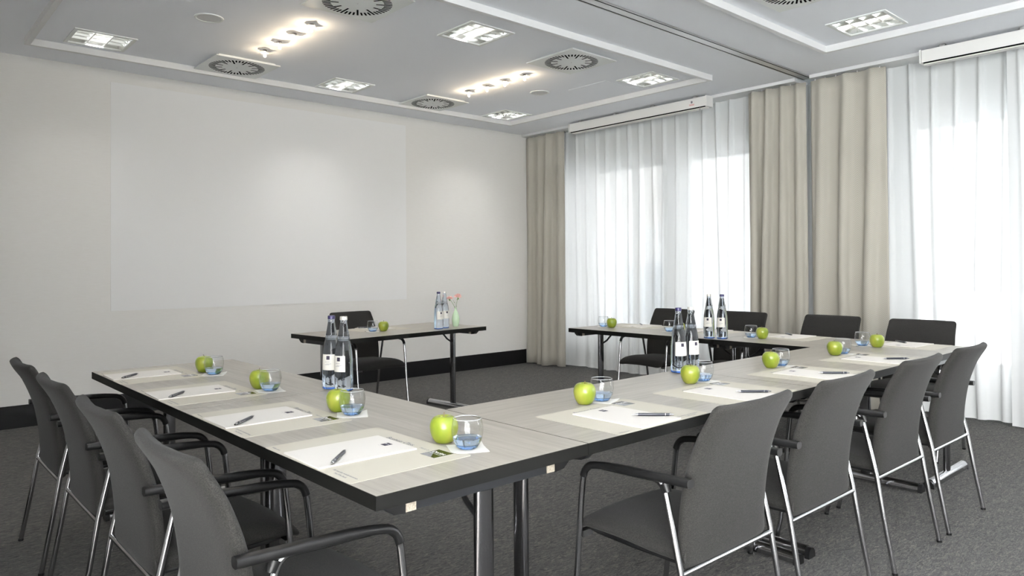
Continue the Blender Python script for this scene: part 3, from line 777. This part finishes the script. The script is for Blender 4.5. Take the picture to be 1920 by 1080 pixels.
def make_pen():
    # lies along +x, tip at +x, on z=0
    root = empty('ballpoint_pen'); r = .0052
    def L_(name, prof, m_, parent=root, n=14):
        bm = bmesh.new(); lathe(bm, prof, n)
        for v_ in bm.verts: v_.co = Vector((v_.co.z, v_.co.y, v_.co.x + r))
        return finish(bm, name, parent, m_, smooth=True)
    L_('barrel', [(0, -.056), (.0050, -.056), (.0052, -.04), (.0050, .045), (.0047, .050), (0, .050)], M_pen)
    L_('tip', [(0, .050), (.0045, .050), (.0036, .058), (.0012, .067), (.0005, .070), (0, .070)], M_chrome)
    L_('ring', [(0, -.0435), (.0056, -.0435), (.0056, -.0405), (0, -.0405)], M_chrome)
    L_('push_button', [(0, -.070), (.0026, -.070), (.0028, -.063), (.0042, -.062), (.0046, -.056), (0, -.056)], M_chrome)
    bm = bmesh.new(); tube(bm, arc((-.050, -.0055, r+.0008), (-.034, -.0098, r+.002), (-.008, -.0056, r+.0008), 6), .0011, 6); finish(bm, 'clip', root, M_chrome, smooth=True)
    return root
def make_coaster():
    bm = bmesh.new(); n = 24; pts = []
    N_ = 10; s = .052
    vv = []
    for j in range(N_+1):
        row = []
        for i in range(N_+1):
            x = -s+2*s*i/N_; y = -s+2*s*j/N_; d = max(abs(x), abs(y))/s; cr = (abs(x)*abs(y))/(s*s)
            z = .0012 + .006*max(0, cr-.45)*math.sin(3*math.atan2(y, x)+1)**2*1.6
            row.append((x, y, z))
        vv.append(row)
    top = [[bm.verts.new(p) for p in r_] for r_ in vv]; bot = [[bm.verts.new((p[0], p[1], max(0, p[2]-.0010))) for p in r_] for r_ in vv]
    for j in range(N_):
        for i in range(N_):
            bm.faces.new((top[j][i], top[j][i+1], top[j+1][i+1], top[j+1][i])); bm.faces.new((bot[j][i], bot[j+1][i], bot[j+1][i+1], bot[j][i+1]))
    for i in range(N_):
        bm.faces.new((bot[0][i], bot[0][i+1], top[0][i+1], top[0][i])); bm.faces.new((top[N_][i], top[N_][i+1], bot[N_][i+1], bot[N_][i]))
        bm.faces.new((top[i][0], top[i+1][0], bot[i+1][0], bot[i][0])); bm.faces.new((bot[i][N_], bot[i+1][N_], top[i+1][N_], top[i][N_]))
    return finish(bm, 'paper_coaster', None, M_napkin, smooth=True)
def make_glass():
    root = empty('drinking_glass')
    bm = bmesh.new()
    outer = smooth_prof([(.0348, .013), (.0395, .022), (.0440, .040), (.0452, .055), (.0430, .072), (.0392, .0845)], 5)
    lathe(bm, outer, 40)
    for fc in [fc for fc in bm.faces if len(fc.verts) > 4]: bm.faces.remove(fc)
    finish(bm, 'glass_bowl', root, M_glass, smooth=True, angle=70)
    bm = bmesh.new(); rg = [[Vector(((.0390+.0009*math.cos(b))*math.cos(a), (.0390+.0009*math.cos(b))*math.sin(a), .0846+.0010*math.sin(b))) for b in [2*PI*q/8 for q in range(8)]] for a in [2*PI*i/40 for i in range(41)]]
    ring_loft(bm, rg, False); bmesh.ops.remove_doubles(bm, verts=bm.verts, dist=1e-5); finish(bm, 'rim', root, M_rim, smooth=True)
    bm = bmesh.new(); lathe(bm, smooth_prof([(0, .0015), (.021, .001), (.0270, .0028), (.0346, .0128)], 4) + [(.03, .0132), (0, .0132)], 40); finish(bm, 'glass_base', root, M_glass_blue, smooth=True, angle=60)
    # water
    bm = bmesh.new(); lathe(bm, [(0, .0136), (.0338, .0140)] + smooth_prof([(.0388, .0225), (.0414, .0310)], 3) + [(0, .0310)], 36); finish(bm, 'water', root, M_water, smooth=True, angle=50)
    return root
def make_apple():
    root = empty('green_apple')
    pr = smooth_prof([(0, .0045), (.010, .0015), (.019, .0), (.028, .006), (.037, .022), (.0415, .042), (.040, .058), (.033, .071), (.022, .0775), (.012, .0755), (.004, .068), (0, .066)], 4)
    bm = bmesh.new(); lathe(bm, pr, 40, lobes=lambda a, z: .018*math.cos(5*a)*(1-z/.08) + .012*math.cos(a)); finish(bm, 'fruit', root, M_apple, smooth=True, angle=80)
    bm = bmesh.new(); tube(bm, [(0, 0, .064), (.001, 0, .076), (.004, .001, .087)], [.0012, .0011, .0016], 7); finish(bm, 'stem', root, M_apple_stem, smooth=True)
    return root
pm0, pad0, pen0, cst0, gls0, app0 = make_placemat(), make_pad(), make_pen(), make_coaster(), make_glass(), make_apple()
used = set()
def put(proto, x, y, z, rz, lb, cat, grp):
    o = copy_tree(proto) if proto.name in used else proto
    used.add(proto.name)
    o.location = (x, y, z); o.rotation_euler = (0, 0, rz)
    return tag(o, lb, cat, grp)
# seat: table-edge side, centre, heading, place phrase, glass offset, apple offset
SEATS = []
lname = ['farthest from the camera in the left row', 'second from the wall in the left row', 'third from the wall in the left row', 'at the near corner of the left row']
for (yc_, ya, yg), nm in zip(((3.79, 3.704, 3.582), (3.10, 3.028, 2.930), (2.41, 2.338, 2.248), (1.775, 1.709, 1.604)), lname):
    SEATS.append((1.041, yc_, -PI/2, nm, (1.262, ya), (1.266, yg)))
bname = ['nearest the camera in the right-hand row', 'second from the camera in the right-hand row', 'third from the camera in the right-hand row', 'farthest right in the right-hand row']
for (xc, xa, xg), nm in zip(((1.940, 1.995, 2.085), (2.590, 2.692, 2.764), (3.305, 3.365, 3.455), (4.04, 4.097, 4.174)), bname):
    SEATS.append((xc, 1.600, 0, nm, (xa, 1.822), (xg, 1.818)))
wname = ['farthest along the window-side row', 'second along the window row, behind bottles', 'third along the window row, before the beige curtain', 'in the corner of the window-side row']
for (yc_, ya, yg), nm in zip(((3.855, 3.938, 4.038), (3.18, 3.265, 3.366), (2.52, 2.590, 2.671), (1.76, 1.824, 1.908)), wname):
    SEATS.append((4.878, yc_, PI/2, nm, (4.65, ya), (4.66, yg)))
SEATS.append((3.190, 5.262, PI+FR, 'on the separate table by the front wall', (3.120, 5.059), (3.043, 5.070)))
for i, (cx, cy_, rz, nm, ap_, gl_) in enumerate(SEATS):
    rnd = random.Random(100+i)
    c, s = math.cos(rz), math.sin(rz)
    T_ = lambda r, f_: (cx + r*c - f_*s, cy_ + r*s + f_*c)
    put(pm0, cx, cy_, TZ, rz+rnd.uniform(-.012, .012), 'cream printed placemat %s' % nm, 'placemat', 'printed placemats')
    px, py = T_(-.022, -.034); put(pad0, px, py, TZ+.0013, rz+rnd.uniform(-.03, .03)-.012, 'white notepad on the placemat %s' % nm, 'notepad', 'white notepads')
    px, py = T_(.035, -.102); put(pen0, px, py, TZ+.006, rz + math.radians(135)+rnd.uniform(-.05, .05), 'dark ballpoint pen on the notepad %s' % nm, 'pen', 'dark ballpoint pens')
    put(cst0, gl_[0], gl_[1], TZ, rnd.uniform(0, 1.5), 'white paper coaster under the glass %s' % nm, 'coaster', 'white paper coasters')
    put(gls0, gl_[0], gl_[1], TZ+.0013, rnd.uniform(0, 6), 'round blue-based water tumbler %s' % nm, 'glass', 'round water tumblers')
    dx, dy = ap_[0]-gl_[0], ap_[1]-gl_[1]; dd = math.hypot(dx, dy); kk = max(1, .0925/dd)
    ap_ = (gl_[0]+dx*kk, gl_[1]+dy*kk)
    put(app0, ap_[0], ap_[1], TZ, rnd.uniform(0, 6), 'green apple beside the tumbler %s' % nm, 'apple', 'green apples')

# ------------------------------------------------------------------ bottles
def make_bottle(capm):
    root = empty('water_bottle')
    bm = bmesh.new()
    body = [(0, .012), (.036, .010), (.0385, .016), (.0385, .06), (.0375, .12), (.0350, .16), (.0300, .195), (.0258, .208)]
    rings_ = [(.0252, .2095), (.0263, .2115), (.0250, .2135), (.0261, .2155), (.0248, .2175), (.0259, .2195), (.0246, .222)]
    neck = [(.0225, .235), (.0182, .258), (.0150, .278), (.0140, .285), (.0140, .2945), (0, .2945)]
    lathe(bm, body + rings_ + neck, 36); finish(bm, 'glass_body', root, M_bottle, smooth=True, angle=35)
    bm = bmesh.new(); lathe(bm, [(0, .0005), (.034, .0005), (.0380, .004), (.0386, .0095), (.036, .0098), (0, .0118)], 36); finish(bm, 'glass_base', root, M_bottle_blue, smooth=True, angle=50)
    bm = bmesh.new(); pr = [(0, .2947), (.0152, .2947), (.0156, .2965), (.0152, .308), (.0140, .3098), (0, .3098)]
    lathe(bm, pr, 28); finish(bm, 'cap', root, capm, smooth=True, angle=40)
    # curved patch wrapped on the bottle wall
    def patch(a0, a1, z0, z1, off, n=14):
        b_ = bmesh.new(); g = []
        for z in [z0+(z1-z0)*i/6 for i in range(7)]:
            rr = interp([(.0, .0385), (.06, .0385), (.12, .0375), (.16, .0350), (.2, .029)], z)+off
            g.append([b_.verts.new((rr*math.cos(a), rr*math.sin(a), z)) for a in [a0+(a1-a0)*i/n for i in range(n+1)]])
        for ra, rb in zip(g[:-1], g[1:]):
            for i in range(n): b_.faces.new((ra[i], ra[i+1], rb[i+1], rb[i]))
        return b_
    lb_ = finish(patch(-.85, .85, .082, .148, .0004), 'paper_label', root, M_label, smooth=True)
    finish(patch(-.12, .28, .126, .142, .0008, 5), 'emblem', lb_, M_mark, smooth=True)
    b_ = bmesh.new()
    for z, a0, a1 in ((.116, -.25, .30), (.108, -.1, .45), (.104, -.3, .25)):
        rr = .0391
        vs_ = [b_.verts.new((rr*math.cos(a), rr*math.sin(a), zz)) for a, zz in ((a0, z), (a1, z), (a1, z+.0018), (a0, z+.0018))]
        m_ = [b_.verts.new((rr*math.cos((a0+a1)/2)*1.004, rr*math.sin((a0+a1)/2)*1.004, zz)) for zz in (z, z+.0018)]
        b_.faces.new((vs_[0], m_[0], m_[1], vs_[3])); b_.faces.new((m_[0], vs_[1], vs_[2], m_[1]))
    finish(b_, 'printed_lines', lb_, M_ink_soft)
    return root
bb, bs = make_bottle(M_cap_blue), make_bottle(M_cap_silver)
def to_cam(x, y, d): return math.atan2(-y, -x) + math.radians(d)
for i, (x, y, cap, d, lb) in enumerate((
        (1.484, 2.809, 0, -28, 'glass water bottle with blue cap on the left table row'), (1.494, 2.722, 1, -40, 'glass water bottle with silver cap on the left table row'),
        (2.911, 2.050, 0, 25, 'glass water bottle with dark cap on the right-hand row beside an apple'), (2.999, 2.040, 1, 35, 'glass water bottle with silver cap on the right-hand row beside an apple'),
        (4.433, 2.864, 1, -20, 'glass water bottle with silver cap on the window-side table'), (4.462, 2.778, 0, -20, 'glass water bottle with dark cap on the window-side table'),
        (3.560, 4.885, 0, 30, 'glass water bottle with blue cap on the separate front table'), (3.655, 4.93, 1, 30, 'glass water bottle with silver cap beside the flower vase'))):
    put(bs if cap else bb, x, y, TZ, to_cam(x, y, d), lb, 'bottle', 'glass water bottles')

# ------------------------------------------------------------------ vase and flowers
vx, vy = 3.815, 4.985
va = empty('flower_vase', (vx, vy, TZ)); tag(va, 'small pale green vase at the right end of the separate front table', 'vase')
bm = bmesh.new(); vo = smooth_prof([(.020, .0), (.026, .012), (.0325, .045), (.0325, .075), (.024, .110), (.0115, .138), (.0085, .152), (.0105, .162)], 5)
lathe(bm, [(0, 0)] + vo + [(.0088, .162), (.0065, .150), (.008, .13), (0, .12)], 32); finish(bm, 'vase_body', va, M_vase, smooth=True, angle=60)
def flower(lb, tipx, tipy, tipz, rad, seed, base):
    root = empty('pink_carnation', (vx+base, vy, TZ+.125)); tag(root, lb, 'flower', 'pink carnations in the vase'); rnd = random.Random(seed)
    top = Vector((tipx, tipy, tipz)); bm = bmesh.new()
    tube(bm, arc((0, 0, 0), (0, 0, tipz*.5), top, 6), .0016, 6); finish(bm, 'stem', root, M_stem, smooth=True)
    bm = bmesh.new()
    for k_ in range(34):
        a = rnd.uniform(0, 2*PI); el = rnd.uniform(-.1, 1.45); r_ = rad*rnd.uniform(.75, 1.05); w_ = rad*rnd.uniform(.28, .42)
        d = Vector((math.cos(a)*math.cos(el), math.sin(a)*math.cos(el), math.sin(el)*.75+.1)); sd = Vector((-math.sin(a), math.cos(a), 0)); up_ = d.cross(sd)
        p0 = top + d*.15*rad; g = []
        for t, ww in ((0, .15), (.5, .8), (.85, 1.), (1., .7)):
            row = []
            for q in (-1, -.33, .33, 1):
                row.append(bm.verts.new(p0 + d*r_*t + sd*w_*ww*q + up_*(w_*.35*math.sin(q*4+k_)*t + (1-q*q)*w_*.3)))
            g.append(row)
        for ra, rb in zip(g[:-1], g[1:]):
            for i in range(3): bm.faces.new((ra[i], ra[i+1], rb[i+1], rb[i]))
    finish(bm, 'petals', root, M_petal, smooth=True, angle=80)
    bm = bmesh.new(); c0 = top + Vector((0, 0, -rad*.55))
    rings = [[c0 + Vector((r_*math.cos(2*PI*k_/10), r_*math.sin(2*PI*k_/10), z)) for k_ in range(10)] for r_, z in ((.0015, 0), (.005, .004), (.0065, .012), (.007, .018))]
    ring_loft(bm, rings); finish(bm, 'calyx', root, M_stem, smooth=True)
    bm = bmesh.new()
    for k_ in range(5):
        h = tipz*(.35+.12*k_); a = rnd.uniform(0, 6.28); p = Vector((tipx*.3*h/tipz, tipy*.3*h/tipz, h)); d = Vector((math.cos(a), math.sin(a), .5))*.018; sd = Vector((-math.sin(a), math.cos(a), 0))*.0035
        a_ = [bm.verts.new(q) for q in (p, p+d*.5+sd, p+d, p+d*.5-sd)]; bm.faces.new(a_)
    finish(bm, 'leaves', root, M_stem)
flower('pink carnation on the right, the larger bloom in the vase', .014, -.014, .126, .034, 1, .002)
flower('smaller pink carnation leaning left in the vase', -.038, .030, .112, .028, 2, -.004)
